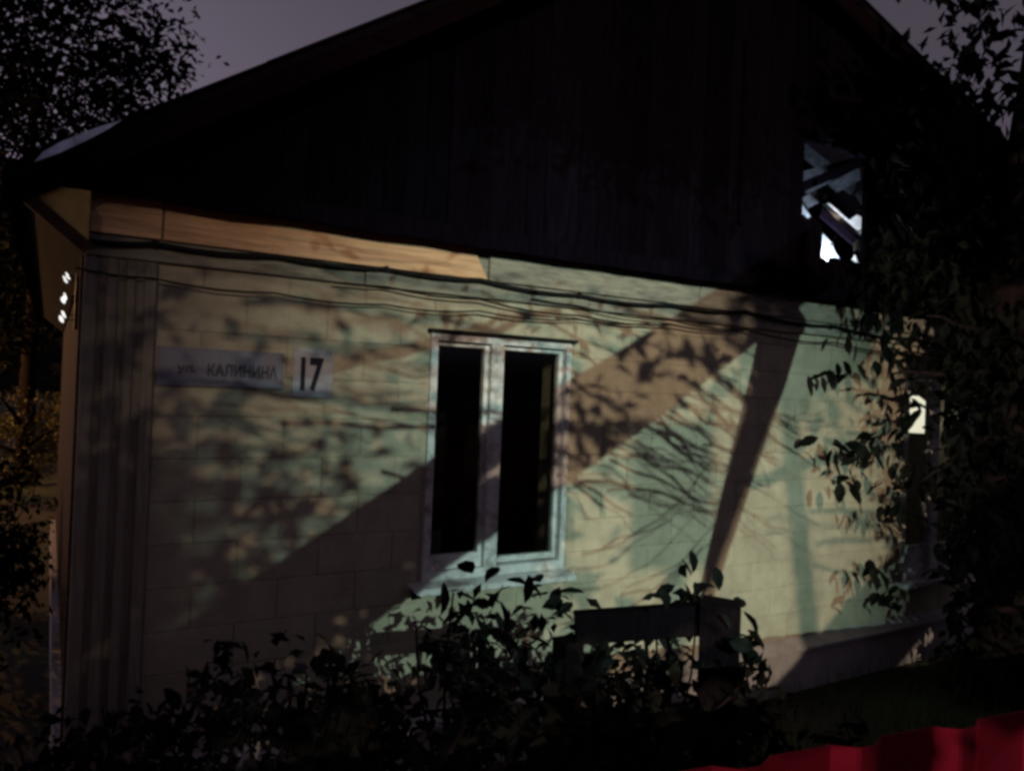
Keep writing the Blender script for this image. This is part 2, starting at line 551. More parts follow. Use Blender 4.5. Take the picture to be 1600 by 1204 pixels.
while x < 9.45:
    w = random.choice((.125, .135, .145))
    a, b = x + .003, min(x + w - .003, 9.5)
    zt0, zt1 = roof_z(a) - .05, roof_z(b) - .05
    y0 = -0.10 - random.uniform(0, .012)
    zb = 3.16 + random.uniform(-.012, .004)
    pieces = []
    if a < OPX1 and b > OPX0:
        brk = OPZ0 + (0.05 if a > 5.05 else random.uniform(.18, .3)) * (1 if a < 5.1 else .0) + random.uniform(-.012, .012)
        pieces.append([(a, zb), (b, zb), (b, brk - .05 * (a < 5.2)), (a, brk)])
        tp = OPZ1 + random.uniform(-.03, .06)
        pieces.append([(a, tp), (b, tp + random.uniform(-.03, .03)), (b, zt1), (a, zt0)])
    elif zt0 > zb + .02 or zt1 > zb + .02:
        pl = [(a, zb), (b, zb), (b, max(zt1, zb + .005)), (a, max(zt0, zb + .005))]
        if x < 3.8 < x + w: pl = [(a, zb), (b, zb), (b, zt1), (3.8, 5.82), (a, zt0)]
        pieces.append(pl)
    for p in pieces:
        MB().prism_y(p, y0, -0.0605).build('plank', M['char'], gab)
    x += w
    k += 1
# cover strip seen as a faint reddish upright
MB().box(4.16, 4.20, -0.15, -0.115, 3.6, 4.95).build('cover_strip', M['char'], gab)
# drip board at the foot of the gable, uneven burnt edge
db = MB()
n = 60
up, lo = [], []
for i in range(n + 1):
    xx = -0.05 + (HX1 + .2) * i / n
    lo.append((xx, 3.142 + 0.012 * mnoise.noise(Vector((xx * 3, 1, 0))) - .01 * random.random()))
    up.append((xx, 3.24))
db.prism_y(lo + up[::-1], -0.175, -0.125)
db.build('drip_board', M['char'], gab)
MB().box(-0.02, HX1, -0.126, -0.041, 3.1665, 3.172).build('soffit_board', M['char'], gab)

# roof slopes, each with its sheets' edges, plus barge boards
names = ('roof_slope',) * 3
for (xa, za), (xb, zb) in zip(ROOF, ROOF[1:]):
    r = MB().prism_y([(xa, za - .05), (xb, zb - .05), (xb, zb), (xa, za)], -0.36, HY1 + .3)
    rf = r.build('roof_slope', M['roof'], house)
    # battens under the roofing run along the ridge, corrugated sheet edges show at the verge
    L = math.hypot(xb - xa, zb - za)
    ux, uz = (xb - xa) / L, (zb - za) / L
    nseg = max(2, int(L / 1.15))
    for i in range(nseg):
        s0, s1 = i / nseg * L + .004, (i + 1) / nseg * L + .05
        s1 = min(s1, L)
        pts_u, pts_l = [], []
        for q in range(13):
            s = s0 + (s1 - s0) * q / 12
            hgt = .012 + .004 * (i % 2)
            pts_u.append((xa + ux * s - uz * hgt, za + uz * s + ux * hgt))
            pts_l.append((xa + ux * s - uz * .002, za + uz * s + ux * .002))
        MB().prism_y(pts_l + pts_u[::-1], -0.385 + .004 * (i % 2), HY1 + .32).build('roofing_sheet', M['roof'], rf)
    d = .11
    MB().prism_y([(xa + uz * .0, za - .055 - d), (xb, zb - .055 - d), (xb, zb - .052), (xa, za - .052)], -0.355, -0.325).build('bargeboard', M['barge'], house)
# rafters inside
for ry in (0.25, 1.2, 2.2, 3.4, 5, 6.5):
    for (xa, za), (xb, zb) in zip(ROOF, ROOF[1:]):
        MB().beam((xa + (.45 if xa < 0 else .1), ry, za - .12 + (.3 if xa < 0 else 0)), (xb - .02, ry, zb - .12), .05, .12).build('rafter', M['burnt_dark'] if ry < 1.5 else M['char'], house)
# pale sliver on the left verge, a painted highlight of the roof edge
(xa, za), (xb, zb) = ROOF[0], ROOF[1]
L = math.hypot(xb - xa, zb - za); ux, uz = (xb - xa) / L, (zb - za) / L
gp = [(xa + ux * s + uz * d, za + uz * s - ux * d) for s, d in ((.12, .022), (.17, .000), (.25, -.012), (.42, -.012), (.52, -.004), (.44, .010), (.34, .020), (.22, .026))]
MB().prism_y(gp, -0.394, -0.387).build('verge_glint', M['glint'], house)

# back gable
MB().prism_y([(0.1, 3.205), (9.2, 3.205), (9.2, roof_z(9.2) - .1), (7.35, 4.7), (3.8, 5.78), (.1, roof_z(.1) - .1)], HY1 - .1, HY1).build('back_gable', M['char'], house)

# boxed eaves along both sides
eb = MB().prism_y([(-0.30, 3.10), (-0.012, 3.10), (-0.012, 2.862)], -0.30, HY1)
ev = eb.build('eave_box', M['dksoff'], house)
MB().prism_y([(-0.292, 3.098), (-0.016, 3.098), (-0.016, 2.875)], -0.318, -0.3005).build('end_board', M['yellow'], ev)
MB().beam((-0.335, -.325, 3.105), (-0.018, -.325, 2.845), .03, .055).build('edge_strip', M['brown'], ev)
MB().prism_y([(9.68, 3.04), (9.302, 3.04), (9.302, 2.862)], -0.30, HY1).build('eave_box', M['brown'], house)

# attic behind the hole: leaning burnt boards, torn pale sheets
def attic_piece(nm, mk, pts2, y0, y1):
    MB().prism_y(pts2, y0, y1).build(nm, M[mk], house)


def strip(a, b, w):
    a, b = Vector(a), Vector(b)
    d = (b - a).normalized(); q = Vector((-d.y, d.x)) * w / 2
    return [tuple(a - q), tuple(b - q), tuple(b + q + d * .03), tuple(a + q - d * .02)]


attic_piece('torn_sheet', 'burnt_pale', [(5.22, 3.21), (6.35, 3.21), (6.30, 3.50), (6.02, 3.62), (5.88, 3.76), (5.66, 3.90), (5.47, 4.00), (5.36, 3.93), (5.41, 3.84), (5.36, 3.74), (5.43, 3.66), (5.30, 3.52)], .36, .375)
attic_piece('sooty_board', 'burnt_grey', strip((5.40, 4.02), (6.08, 3.50), .075), .335, .355)
attic_piece('charred_beam', 'char', strip((5.66, 4.00), (6.40, 3.70), .08), .30, .325)
attic_piece('torn_sheet', 'burnt_pale', [(5.70, 4.08), (5.80, 4.10), (6.08, 3.99), (6.20, 4.06), (6.40, 4.02), (6.40, 3.86), (6.12, 3.88), (5.92, 3.97)], .33, .34)
attic_piece('torn_sheet', 'burnt_pale', [(6.06, 3.42), (6.34, 3.44), (6.31, 3.66), (6.20, 3.60), (6.15, 3.68), (6.09, 3.60)], .30, .31)
attic_piece('sooty_board', 'burnt_dark', strip((5.28, 3.93), (6.30, 4.47), .11), .40, .43)
attic_piece('sooty_board', 'burnt_dark', strip((5.50, 4.22), (6.60, 4.62), .24), .62, .65)
attic_piece('charred_beam', 'char', strip((5.20, 4.07), (6.40, 4.62), .08), .38, .44)
# torch lying in the attic, lighting the wreckage
torch = empty('hand_torch', (5.30, 0.13, 3.46), 'lit hand torch among burnt boards inside the gable hole', 'torch')
tp, td = Vector((5.72, .06, 3.33)), Vector((-.05, .62, .60)).normalized()
torch.location = tp
MB().tube([tp - td * .11, tp - td * .03, tp, tp + td * .03], [.016, .016, .026, .028], 12).build('torch_body', M['rubber'], torch, True)
MB().tube([tp + td * .0305, tp + td * .033], [.024, .024], 12).build('torch_lens', M['torchglass'], torch)
ld = bpy.data.lights.new('torch_beam', 'SPOT')
ld.energy = TORCH_POWER
ld.color = (0.88, 0.94, 1.0)
ld.spot_size = R(140); ld.spot_blend = .7
ld.shadow_soft_size = .02
lo_ = bpy.data.objects.new('torch_beam', ld)
lo_.location = tp + td * .045
lo_.rotation_euler = td.to_track_quat('-Z', 'Y').to_euler()
link(lo_, torch)

# lit lamp hanging in the room behind the right window
rl = empty('room_lamp', (7.42, .45, 2.3), 'lit pale lamp shade glowing behind the right window', 'lamp')
MB().tube([(7.42, .45, 3.1), (7.42, .45, 2.42)], .008, 6).build('cord', M['cable'], rl)
MB().tube([(7.42, .45, 2.42), (7.42, .45, 2.36), (7.42, .45, 2.20), (7.42, .45, 2.05)], [.03, .10, .17, .19], 16).build('lamp_shade', M['shade'], rl, True)
# wall lamp on the side of the house
sl = empty('wall_lamp', (-.02, 1.0, 2.6), 'cluster of small lit white bulbs under the eave on the side wall', 'lamp')
MB().box(-.03, .0, .96, 1.04, 2.56, 2.90).build('back_plate', M['rubber'], sl)
brng = random.Random(2)
for zz, dx, ry in ((2.862, -.070, .009), (2.842, -.082, .008), (2.745, -.078, .009), (2.722, -.086, .014), (2.640, -.082, .010), (2.612, -.092, .012)):
    MB().tube([(-.03, 1.0, zz), (dx, 1.0, zz)], .004, 6).build('bulb_arm', M['rubber'], sl)
    k_ = brng.uniform(.6, 1.3)
    MB().tube([(dx - .010 * k_, 1.0, zz + .020), (dx - .006, 1.0, zz + .012), (dx, 1.0, zz - .003), (dx + .008 * k_, 1.0, zz - .018)], [.003, ry * .55, ry * .8, .003], 8, .3).build('bulb', M['bulb'], sl, True)

# ------------------------------------------------------------------ cable on the frieze
pts = []
for xx, zz in ((-.06, 2.93), (.27, 2.955), (.85, 2.967), (1.46, 2.972), (2.06, 2.975), (2.8, 2.955), (3.6, 2.965), (4.35, 2.985), (5.41, 2.955), (6.5, 2.93), (7.5, 2.94), (9.2, 2.96)):
    pts.append((xx, -.062 + .006 * math.sin(xx * 5), zz - .012))
pts = [Vector(a_).lerp(Vector(b_), t_) - Vector((0, 0, .028 * math.sin(math.pi * t_) * min(1.0, (b_[0] - a_[0])))) for a_, b_ in zip(pts, pts[1:]) for t_ in (0, .25, .5, .75)] + [Vector(pts[-1])]
cable = empty('power_cable', (4.5, -.06, 2.95), 'black cable strung along the boards below the eave', 'cable')
MB().tube(pts, .014, 8).build('cable_sheath', M['cable'], cable, True)
for off, sag, i0, i1, rad_ in ((.09, .05, 10, 44, .006), (.045, .09, 18, 44, .005), (.13, .07, 0, 24, .005)):
    seg = pts[i0:i1]
    MB().tube([(q.x, q.y - .004, q.z - off - sag * math.sin(math.pi * k_ / (len(seg) - 1))) for k_, q in enumerate(seg)], rad_, 6).build('thin_wire', M['cable'], cable, True)
for xx, zz in ((.27, 2.943), (1.46, 2.96), (2.8, 2.943), (4.35, 2.973), (6.5, 2.918)):
    MB().box(xx - .008, xx + .008, -.078, -.04, zz - .016, zz + .016).build('clip', M['cable'], cable)


# ------------------------------------------------------------------ plates on the wall
def text_mesh(body, size, mat_, parent, loc, name, bold=0.0, sx=1.0):
    cu = bpy.data.curves.new(name, 'FONT')
    cu.body = body
    cu.size = size
    cu.extrude = 0.001
    cu.offset = bold
    cu.align_x = 'LEFT'
    cu.align_y = 'BOTTOM_BASELINE'
    to = bpy.data.objects.new(name, cu)
    col.objects.link(to)
    dg = bpy.context.evaluated_depsgraph_get()
    me = bpy.data.meshes.new_from_object(to.evaluated_get(dg))
    bpy.data.objects.remove(to)
    me.materials.clear(); me.materials.append(mat_)
    o = bpy.data.objects.new(name, me)
    xs_ = [v.co.x for v in me.vertices]; x0_ = min(xs_)
    for v in me.vertices:
        q = v.co.copy()
        v.co = ((q.x - x0_) * sx, -q.z, q.y)
    o.location = loc
    return link(o, parent)


sg = empty('street_name_plate', (.615, -.02, 2.27), 'long faded grey street name plate on the cream wall', 'sign')
MB().box(.31, .925, -.016, -.003, 2.262, 2.455, .003).build('plate', M['plate'], sg)
text_mesh('ул.', .055, M['ink2'], sg, (.40, -.0178, 2.335), 'lettering', .002, 1.2)
text_mesh('КАЛИНИНА', .085, M['ink2'], sg, (.545, -.0178, 2.318), 'lettering', .0015, .72)
for sxx in (.33, .905):
    MB().tube([(sxx, -.016, 2.36), (sxx, -.019, 2.36)], .006, 8).build('screw', M['steel'], sg)
ng = empty('house_number_plate', (1.085, -.02, 2.225), 'small white house number plate reading 17 in dark blue', 'sign')
MB().box(.975, 1.195, -.017, -.003, 2.225, 2.485, .003).build('plate', M['plate2'], ng)
text_mesh('17', .235, M['ink'], ng, (1.015, -.0185, 2.270), 'lettering', .010, .60)
for sxx, szz in ((.99, 2.47), (1.18, 2.47)):
    MB().tube([(sxx, -.017, szz), (sxx, -.02, szz)], .006, 8).build('screw', M['steel'], ng)

# ------------------------------------------------------------------ red corrugated fence in front of the camera
fence = empty('metal_fence', (1.5, -3.68, 0), 'bright red corrugated metal fence standing before the dark shrubs', 'fence')
FZ = 1.940
fa, fbv = Vector((-4.50, -2.84, 0)), Vector((5.40, -4.38, 0))
fd = (fbv - fa).normalized()
fn = Vector((fd.y, -fd.x, 0))      # towards the street
PITCHF = 0.152
sheet_w = PITCHF * 7
Ltot = (fbv - fa).length
s = 0.0
ph0 = 0.068
while s < Ltot - .1:
    e = min(s + sheet_w, Ltot)
    b = MB()
    prof = []
    nr = int(round((e - s) / PITCHF))
    for q in range(nr):
        c = s + q * PITCHF
        for du, h in ((0, 0), (.060, 0), (.062, .001), (.083, .0135), (.088, .015), (.106, .015), (.111, .0135), (.132, .001)):
            prof.append((c + du, h))
    prof.append((e + .012, .0012))
    vs, fs = [], []
    for u, h in prof:
        p = fa + fd * (u + ph0) + fn * h
        vs += [(p.x, p.y, .12), (p.x, p.y, FZ)]
    nn = len(prof)
    for i in range(nn - 1):
        fs.append((2 * i, 2 * i + 2, 2 * i + 3, 2 * i + 1))
    b.add(vs, fs)
    o = b.build('fence_sheet', M['red'], fence)
    so = o.modifiers.new('thick', 'SOLIDIFY'); so.thickness = .0016; so.offset = -1
    s = e
s = .6
while s < Ltot:
    p = fa + fd * s - fn * .045
    MB().box(p.x - .03, p.x + .03, p.y - .03, p.y + .03, -.2, FZ - .05).build('fence_post', M['rubber'], fence)
    s += 2.4
for zz in (.45, 1.6):
    a, b = fa - fn * .012, fbv - fn * .012
    MB().beam((a.x, a.y, zz), (b.x, b.y, zz), .02, .04).build('fence_rail', M['rubber'], fence)

# old dark wooden post and rail between fence and house
pf = empty('post_and_rail', (1.77, -2.37, 0), 'dark weathered wooden post with a thick rail rising from the shrubs', 'post')
MB().add([(1.70, -2.33, 0), (1.79, -2.42, 0), (1.86, -2.35, 0), (1.77, -2.26, 0),
          (1.685, -2.345, 1.645), (1.775, -2.435, 1.635), (1.845, -2.365, 1.640), (1.755, -2.275, 1.65)],
         [(3, 2, 1, 0), (4, 5, 6, 7), (0, 1, 5, 4), (1, 2, 6, 5), (2, 3, 7, 6), (3, 0, 4, 7)]).build('post', M['dkwood'], pf)
MB().beam((1.36, -2.115, 1.540), (1.755, -2.33, 1.585), .05, .10).build('rail', M['dkwood'], pf)
MB().beam((1.36, -2.115, .77), (1.755, -2.33, .80), .05, .095).build('rail', M['dkwood'], pf)
MB().box(1.31, 1.38, -2.14, -2.06, 0, 1.50).build('post', M['dkwood'], pf)

# ------------------------------------------------------------------ foliage helpers
LEAF = [(0, 0, 0), (.20, .22, .05), (.26, .48, .07), (.14, .80, .02), (0, 1.0, -.10), (-.14, .80, .02), (-.26, .48, .07), (-.20, .22, .05), (0, .45, -.02)]
LEAF_F = [(0, 1, 8), (1, 2, 8), (2, 3, 8), (3, 4, 8), (4, 5, 8), (5, 6, 8), (6, 7, 8), (7, 0, 8)]
LEAF4 = [(0, 0, 0), (.24, .5, .06), (0, 1, -.08), (-.24, .5, .06)]
LEAF4_F = [(0, 1, 2), (0, 2, 3)]


def leaf_matrix(p, size, droop=0.5, rng=random):
    yaw = rng.uniform(0, 2 * math.pi)
    pitch = rng.gauss(-droop, .45)
    roll = rng.gauss(0, .6)
    return (Matrix.Translation(p) @ Matrix.Rotation(yaw, 4, 'Z') @ Matrix.Rotation(pitch, 4, 'X') @
            Matrix.Rotation(roll, 4, 'Y') @ Matrix.Diagonal((size, size, size, 1)))


def leaf_mass(b, pts, smin, smax, droop=0.5, simple=True, rng=random):
    T, F = (LEAF4, LEAF4_F) if simple else (LEAF, LEAF_F)
    for p in pts:
        m = leaf_matrix(p, rng.uniform(smin, smax), droop, rng)
        b.add([m @ Vector(v) for v in T], F)


_lm = {}


def leaf_obj(parent, p, size, mk, droop=.6, rng=random):
    if mk not in _lm: _lm[mk] = MB().add(LEAF, LEAF_F).mesh('leaf', M[mk])
    o = bpy.data.objects.new('leaf', _lm[mk])
    m = leaf_matrix(p, size, droop, rng)
    link(o, parent)
    o.matrix_basis = m
    return o


def clumps(rng, c, rad, ncl, per, spread):
    """leaf positions gathered in clumps through an ellipsoid's volume"""
    out = []
    for _ in range(ncl):
        while True:
            q = Vector((rng.uniform(-1, 1), rng.uniform(-1, 1), rng.uniform(-1, 1)))
            if .15 < q.length < 1: break
        cc = Vector(c) + Vector((q.x * rad[0], q.y * rad[1], q.z * rad[2]))
        for _ in range(rng.randint(int(per * .5), int(per * 1.5))):
            out.append(cc + Vector((rng.gauss(0, spread), rng.gauss(0, spread), rng.gauss(0, spread * .8))))
    return out


def limb(b, a, e, r0, r1, rng, n=6, bend=.12, sides=7):
    a, e = Vector(a), Vector(e)
    L = (e - a).length
    pts, rs = [], []
    off = Vector((0, 0, 0))
    for i in range(n + 1):
        t = i / n
        if 0 < i < n: off = Vector((rng.uniform(-1, 1), rng.uniform(-1, 1), rng.uniform(-.6, 1))) * bend * L * .25
        else: off = Vector((0, 0, 0))
        pts.append(a.lerp(e, t) + off)
        rs.append(r0 + (r1 - r0) * t)
    b.tube(pts, rs, sides)
    return pts


def px(x, y, t):
    """design helper of the survey: a point t metres deep from the survey station"""
    d = rr * ((x - 800) / 1203.0) + uu * (-(y - 602) / 1203.0) + fwd
    return CAM_LOC + d * t


# ------------------------------------------------------------------ tree by the right window
rng = random.Random(11)
tree = empty('broadleaf_tree', (6.55, -.85, 0), 'tall dark broad-leaved tree close to the house, its branches hanging over a window', 'tree')
tb = MB()
tpts = [(6.62, -.88, -.1), (6.58, -.87, .8), (6.52, -.86, 1.8), (6.48, -.86, 3.0), (6.60, -.9, 4.3), (6.72, -.98, 5.6), (6.8, -1.05, 7.2)]
tb.tube(tpts, [.25, .21, .19, .17, .155, .13, .09], 12, .06)
trunk = tb.build('trunk', M['bark'], tree, True)
lb = MB()
tips = []
for a, e, r0 in [((6.50, -.86, 2.6), (5.35, -.62, 2.55), .05), ((6.50, -.86, 2.9), (5.55, -.75, 3.0), .045), ((6.52, -.86, 2.2), (5.75, -.6, 1.7), .04),
                 ((6.55, -.88, 3.6), (5.9, -1.2, 4.2), .05), ((6.7, -.95, 4.6), (6.1, -1.3, 5.8), .05), ((6.7, -.95, 5.2), (7.5, -1.2, 6.6), .05),
                 ((6.52, -.86, 1.9), (6.0, -.75, 1.2), .03), ((6.5, -.86, 3.1), (7.4, -1.4, 3.8), .05), ((6.55, -.9, 2.0), (7.0, -1.5, 2.2), .04)]:
    tips.append(limb(lb, a, e, r0, .008, rng))
limbs = lb.build('limb', M['bark'], tree, True)
def leaf_open(q):
    d = q - CAM_LOC
    u, v = 800 + 1203 * d.dot(rr) / d.dot(fwd), 602 - 1203 * d.dot(uu) / d.dot(fwd)
    return u < 1478 and 470 < v < 1000


# dense dark mass
mass = []
for (x0, y0, x1, y1, n) in [(1405, 150, 1600, 460, 46), (1470, 440, 1640, 700, 95), (1490, 690, 1640, 960, 95), (1515, 930, 1660, 1204, 70), (1470, -120, 1700, 190, 34), (1370, 330, 1460, 480, 12)]:
    for _ in range(n):
        c = px(rng.uniform(x0, x1), rng.uniform(y0, y1), rng.uniform(5.9, 6.9))
        if c.y > -.15: c.y = -.15 - rng.random() * .4
        for _ in range(rng.randint(10, 22)):
            q = c + Vector((rng.gauss(0, .16), rng.gauss(0, .13), rng.gauss(0, .14)))
            if q.y > -.09 and q.z < 3.1: q.y = -.12
            mass.append(q)
cb_ = MB()
mass = [q for q in mass if not leaf_open(q)]
leaf_mass(cb_, mass, .11, .19, .7, True, rng)
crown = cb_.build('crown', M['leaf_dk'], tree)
# single leaves that show against the wall
sp = [(1300, 575, 26, 16, 7), (1345, 490, 34, 22, 12), (1405, 500, 40, 26, 18), (1295, 695, 26, 12, 6), (1345, 700, 34, 18, 13), (1318, 745, 30, 10, 6),
      (1400, 560, 34, 20, 10), (1440, 590, 24, 20, 8), (1395, 690, 30, 26, 10), (1400, 795, 30, 24, 14), (1440, 740, 30, 30, 18), (1368, 885, 15, 10, 7), (1388, 928, 18, 16, 7),
      (1465, 860, 12, 36, 8), (1430, 450, 46, 36, 26), (1470, 560, 14, 50, 12), (1478, 760, 10, 50, 14), (1432, 640, 14, 24, 9)]
cnt = 0
for cx_, cy_, sx_, sy_, n in sp:
    for _ in range(n):
        if cnt >= 298: break
        q = px(rng.gauss(cx_, sx_ * .6), rng.gauss(cy_, sy_ * .65), rng.uniform(5.9, 6.5))
        if q.y > -.2: q.y = -.2
        leaf_obj(crown, q, rng.uniform(.11, .19), 'leaf_dk', .8, rng); cnt += 1

# ------------------------------------------------------------------ shrubs in the yard
shr = [('leafy_shrub', (1.22, -1.72), 1.62, .62, 'broad-leaved dark shrub growing right below the window sill', 'leaf'),
       ('leafy_shrub', (0.62, -1.25), 1.30, .55, 'low leafy shrub beneath the house number plate', 'leaf'),
       ('leafy_shrub', (2.10, -1.70), 1.48, .50, 'leafy shrub growing behind the dark post and rail', 'leaf'),
       ('leafy_shrub', (0.95, -2.55), 1.58, .60, 'dark shrub pressed between the red fence and the wooden rail', 'leaf_dk'),
       ('leafy_shrub', (0.12, -1.05), 1.10, .42, 'small dark shrub at the foot of the house corner', 'leaf_dk'),
       ('side_yard_shrub', (-.62, 2.6), 1.25, .50, 'dark shrub in the side yard close to the house wall', 'leaf_dk'),
       ('side_yard_shrub', (-.58, 4.8), 1.45, .52, 'taller dark shrub farther along the side wall', 'leaf_dk'),
       ('side_yard_shrub', (-.75, .55), .95, .45, 'low dark shrub left of the house corner', 'leaf_dk'),
       ('leafy_shrub', (2.75, -2.45), 1.02, .55, 'low spreading shrub behind the red fence under the tree', 'leaf_dk')]
for i, (nm, (sx_, sy_), h, rad, lab, mk) in enumerate(shr):
    rng = random.Random(40 + i)
    sh = empty(nm, (sx_, sy_, 0), lab, 'shrub', 'shrubs in the front yard')
    st = MB()
    for k in range(9):
        a = rng.uniform(0, 6.28)
        e = (sx_ + math.cos(a) * rad * .8 * rng.random(), sy_ + math.sin(a) * rad * .8 * rng.random(), h * rng.uniform(.7, .97))
        limb(st, (sx_ + math.cos(a) * .06, sy_ + math.sin(a) * .06, -.03), e, .012, .004, rng, 5, .15, 5)
    st.build('stem', M['bark'], sh)
    pts_ = clumps(rng, (sx_, sy_, h * .52), (rad, rad, h * .46), 95, 22, .07)
    pts_ = [p for p in pts_ if p.z > .05 and p.y > -3.5 and (p.y < -.12 or p.x < -.05)]
    fo = MB(); leaf_mass(fo, pts_, .055, .10, .5, True, rng)
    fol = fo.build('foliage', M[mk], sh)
    for k in range(70):
        a = rng.uniform(-math.pi, 0.3); el = rng.uniform(.1, 1.45)
        q = Vector((sx_ + math.cos(a) * math.cos(el) * rad * 1.02, sy_ + math.sin(a) * math.cos(el) * rad * 1.02, h * .52 + math.sin(el) * h * .50))
        q += Vector((rng.gauss(0, .03), rng.gauss(0, .03), rng.gauss(0, .03)))
        if q.y > -3.5: leaf_obj(fol, q, rng.uniform(.07, .125), mk, .45, rng)


rng = random.Random(77)
crp = empty('creeper', (1.80, -2.42, 0), 'leafy creeper wound round the dark wooden post', 'climber')
ct = MB()
cpts = []
for i in range(40):
    a = i * .55; zz = .1 + i * .041
    cpts.append((1.775 - .01 * i / 40 + math.cos(a) * .085, -2.355 + math.sin(a) * .085, zz))
ct.tube(cpts, .006, 5).build('stem', M['bark'], crp)
cf = MB()
leaf_mass(cf, [Vector(rng.choice(cpts)) + Vector((rng.gauss(0, .05), rng.gauss(0, .05), rng.gauss(0, .05))) for _ in range(160)], .05, .09, .8, False, rng)
cf.build('foliage', M['leaf_dk'], crp)
for k in range(26):
    q = Vector(rng.choice(cpts[20:])) + Vector((rng.gauss(-.05, .07), rng.gauss(-.02, .04), rng.gauss(.03, .06)))
    leaf_obj(crp, q, rng.uniform(.06, .10), 'leaf', .6, rng)

# grass of the yard
rng = random.Random(5)
gr = MB()
for _ in range(9000):
    x, y = rng.uniform(-1.5, 8), rng.uniform(-3.5, -.15)
    h = rng.uniform(.06, .28); a = rng.uniform(0, 6.28); w = .004
    dx, dy = math.cos(a), math.sin(a); lx, ly = rng.gauss(0, .06), rng.gauss(0, .06)
    gr.add([(x - dx * w, y - dy * w, -.02), (x + dx * w, y + dy * w, -.02), (x + lx, y + ly, h)], [(0, 1, 2)])
tag(gr.build('grass', M['grass']), kind='stuff')

# ------------------------------------------------------------------ background left
def bg_tree(nm, base, h, crad, label, mk, seed, ncl=260, per=26, leaf=(.12, .22), czs=.62, group=None, cz=.62):
    rng = random.Random(seed)
    t = empty(nm, base, label, 'tree' if 'tree' in nm else 'bush', group)
    b = MB()
    bx, by, _ = base
    top = (bx + rng.uniform(-.3, .3), by, h * .8)
    limb(b, (bx, by, -.1), top, .03 * h * .6, .03, rng, 7, .06, 8)
    b.build('trunk', M['bark'], t, True)
    b = MB()
    for k in range(9):
        z = h * rng.uniform(.3, .7); a = rng.uniform(0, 6.28)
        limb(b, (bx, by, z), (bx + math.cos(a) * crad * .8, by + math.sin(a) * crad * .8, z + h * rng.uniform(.05, .25)), .05, .012, rng, 5, .15, 6)
    b.build('limb', M['bark'], t, True)
    pts_ = clumps(rng, (bx, by, h * cz), (crad, crad, h * (1 - cz)), ncl, per, crad * .13)
    pts_ = [p for p in pts_ if p.z > .05]
    f = MB(); leaf_mass(f, pts_, leaf[0], leaf[1], .4, True, rng)
    f.build('crown', M[mk], t)
    return t


bg_tree('background_tree', (-.5, 14.5, 0), 11.4, 3.0, 'tall dark tree rising behind the left end of the roof', 'leaf_dk', 3, 420, 34, (.15, .28), group='trees behind the house')
bg_tree('background_tree', (2.2, 15.5, 0), 8.6, 1.9, 'lower dark tree peeping over the roof verge', 'leaf_dk', 4, 160, 26, (.13, .24), group='trees behind the house')
bg_tree('background_tree', (-2.2, 24, 0), 13.5, 4.2, 'far dark tree with a wide crown beyond the side yard', 'leaf_dk', 9, 260, 24, (.2, .36), group='trees behind the house', cz=.55)
bg_tree('lit_bush', (-.55, 12.2, 0), 2.1, .75, 'olive bush lit orange beside the house corner', 'leaf_ol', 6, 80, 30, (.06, .12), cz=.5)
bg_tree('lit_bush', (-.30, 17.0, 0), 1.9, .9, 'dim brownish bush farther back along the side yard', 'leaf_ol', 8, 70, 30, (.07, .13), cz=.5)

# far apartment block with a few lit windows
ap = empty('apartment_block', (0, 106, 0), 'distant dark apartment block with a few lit windows', 'building')
MB().box(-22, 26, 101.5, 113, -1, 24).build('wall', M['farwall'], ap)
MB().box(-22.4, 26.4, 101.1, 113.4, 24, 24.6).build('roof', M['farwall'], ap)
lit = {(-1, 4)}
for ix in range(-6, 8):
    for iz in range(1, 8):
        x0 = .55 + ix * 2.75; z0 = -.2 + iz * 2.95
        on = (ix, iz) in lit
        wv = .75 if on else 1.3
        w = MB().box(x0 - wv / 2, x0 + wv / 2, 101.43, 101.5, z0 - .75, z0 + .75).build('window', M['farwall'], ap)
        MB().box(x0 - wv / 2 + .08, x0 + wv / 2 - .08, 101.40, 101.425, z0 - .67, z0 + .67).build('pane', M['litwin'] if on else M['darkwin'], w)


# ------------------------------------------------------------------ lamps (their stands and their light)
def lamp_light(name, kind, pos, power, colr, rad, parent, aim=None, size=None, blend=None):
    d = bpy.data.lights.new(name, kind)
    d.energy = power; d.color = colr; d.shadow_soft_size = rad
    o = bpy.data.objects.new(name, d)
    o.location = pos
    if aim is not None:
        o.rotation_euler = (Vector(aim) - Vector(pos)).to_track_quat('-Z', 'Y').to_euler()
        d.spot_size = size; d.spot_blend = blend
    return link(o, parent)


# floodlight on a tripod mast
fl = empty('floodlight_mast', (FLOOD_POS.x, FLOOD_POS.y, 0), 'white floodlight on a tall tripod mast across the street', 'floodlight')
fx, fy, fz = FLOOD_POS
MB().tube([(fx, fy - .25, .3), (fx, fy - .25, fz - .25)], [.035, .022], 10).build('mast', M['steel'], fl, True)
for k in range(3):
    a = k * 2.094 + .4
    MB().tube([(fx, fy - .25, 1.2), (fx + math.cos(a) * .7, fy - .25 + math.sin(a) * .7, 0)], .016, 8).build('leg', M['steel'], fl)
MB().box(fx - .22, fx + .22, fy - .30, fy - .10, fz - .16, fz + .16).build('lamp_housing', M['rubber'], fl)
MB().box(fx - .20, fx + .20, fy - .099, fy - .092, fz - .14, fz + .14).build('lamp_glass', M['lampglass_t'], fl)
lamp_light('floodlight_beam', 'SPOT', FLOOD_POS, FLOOD_POWER, FLOOD_COL, .016, fl, FLOOD_AIM, R(28), 1.0)


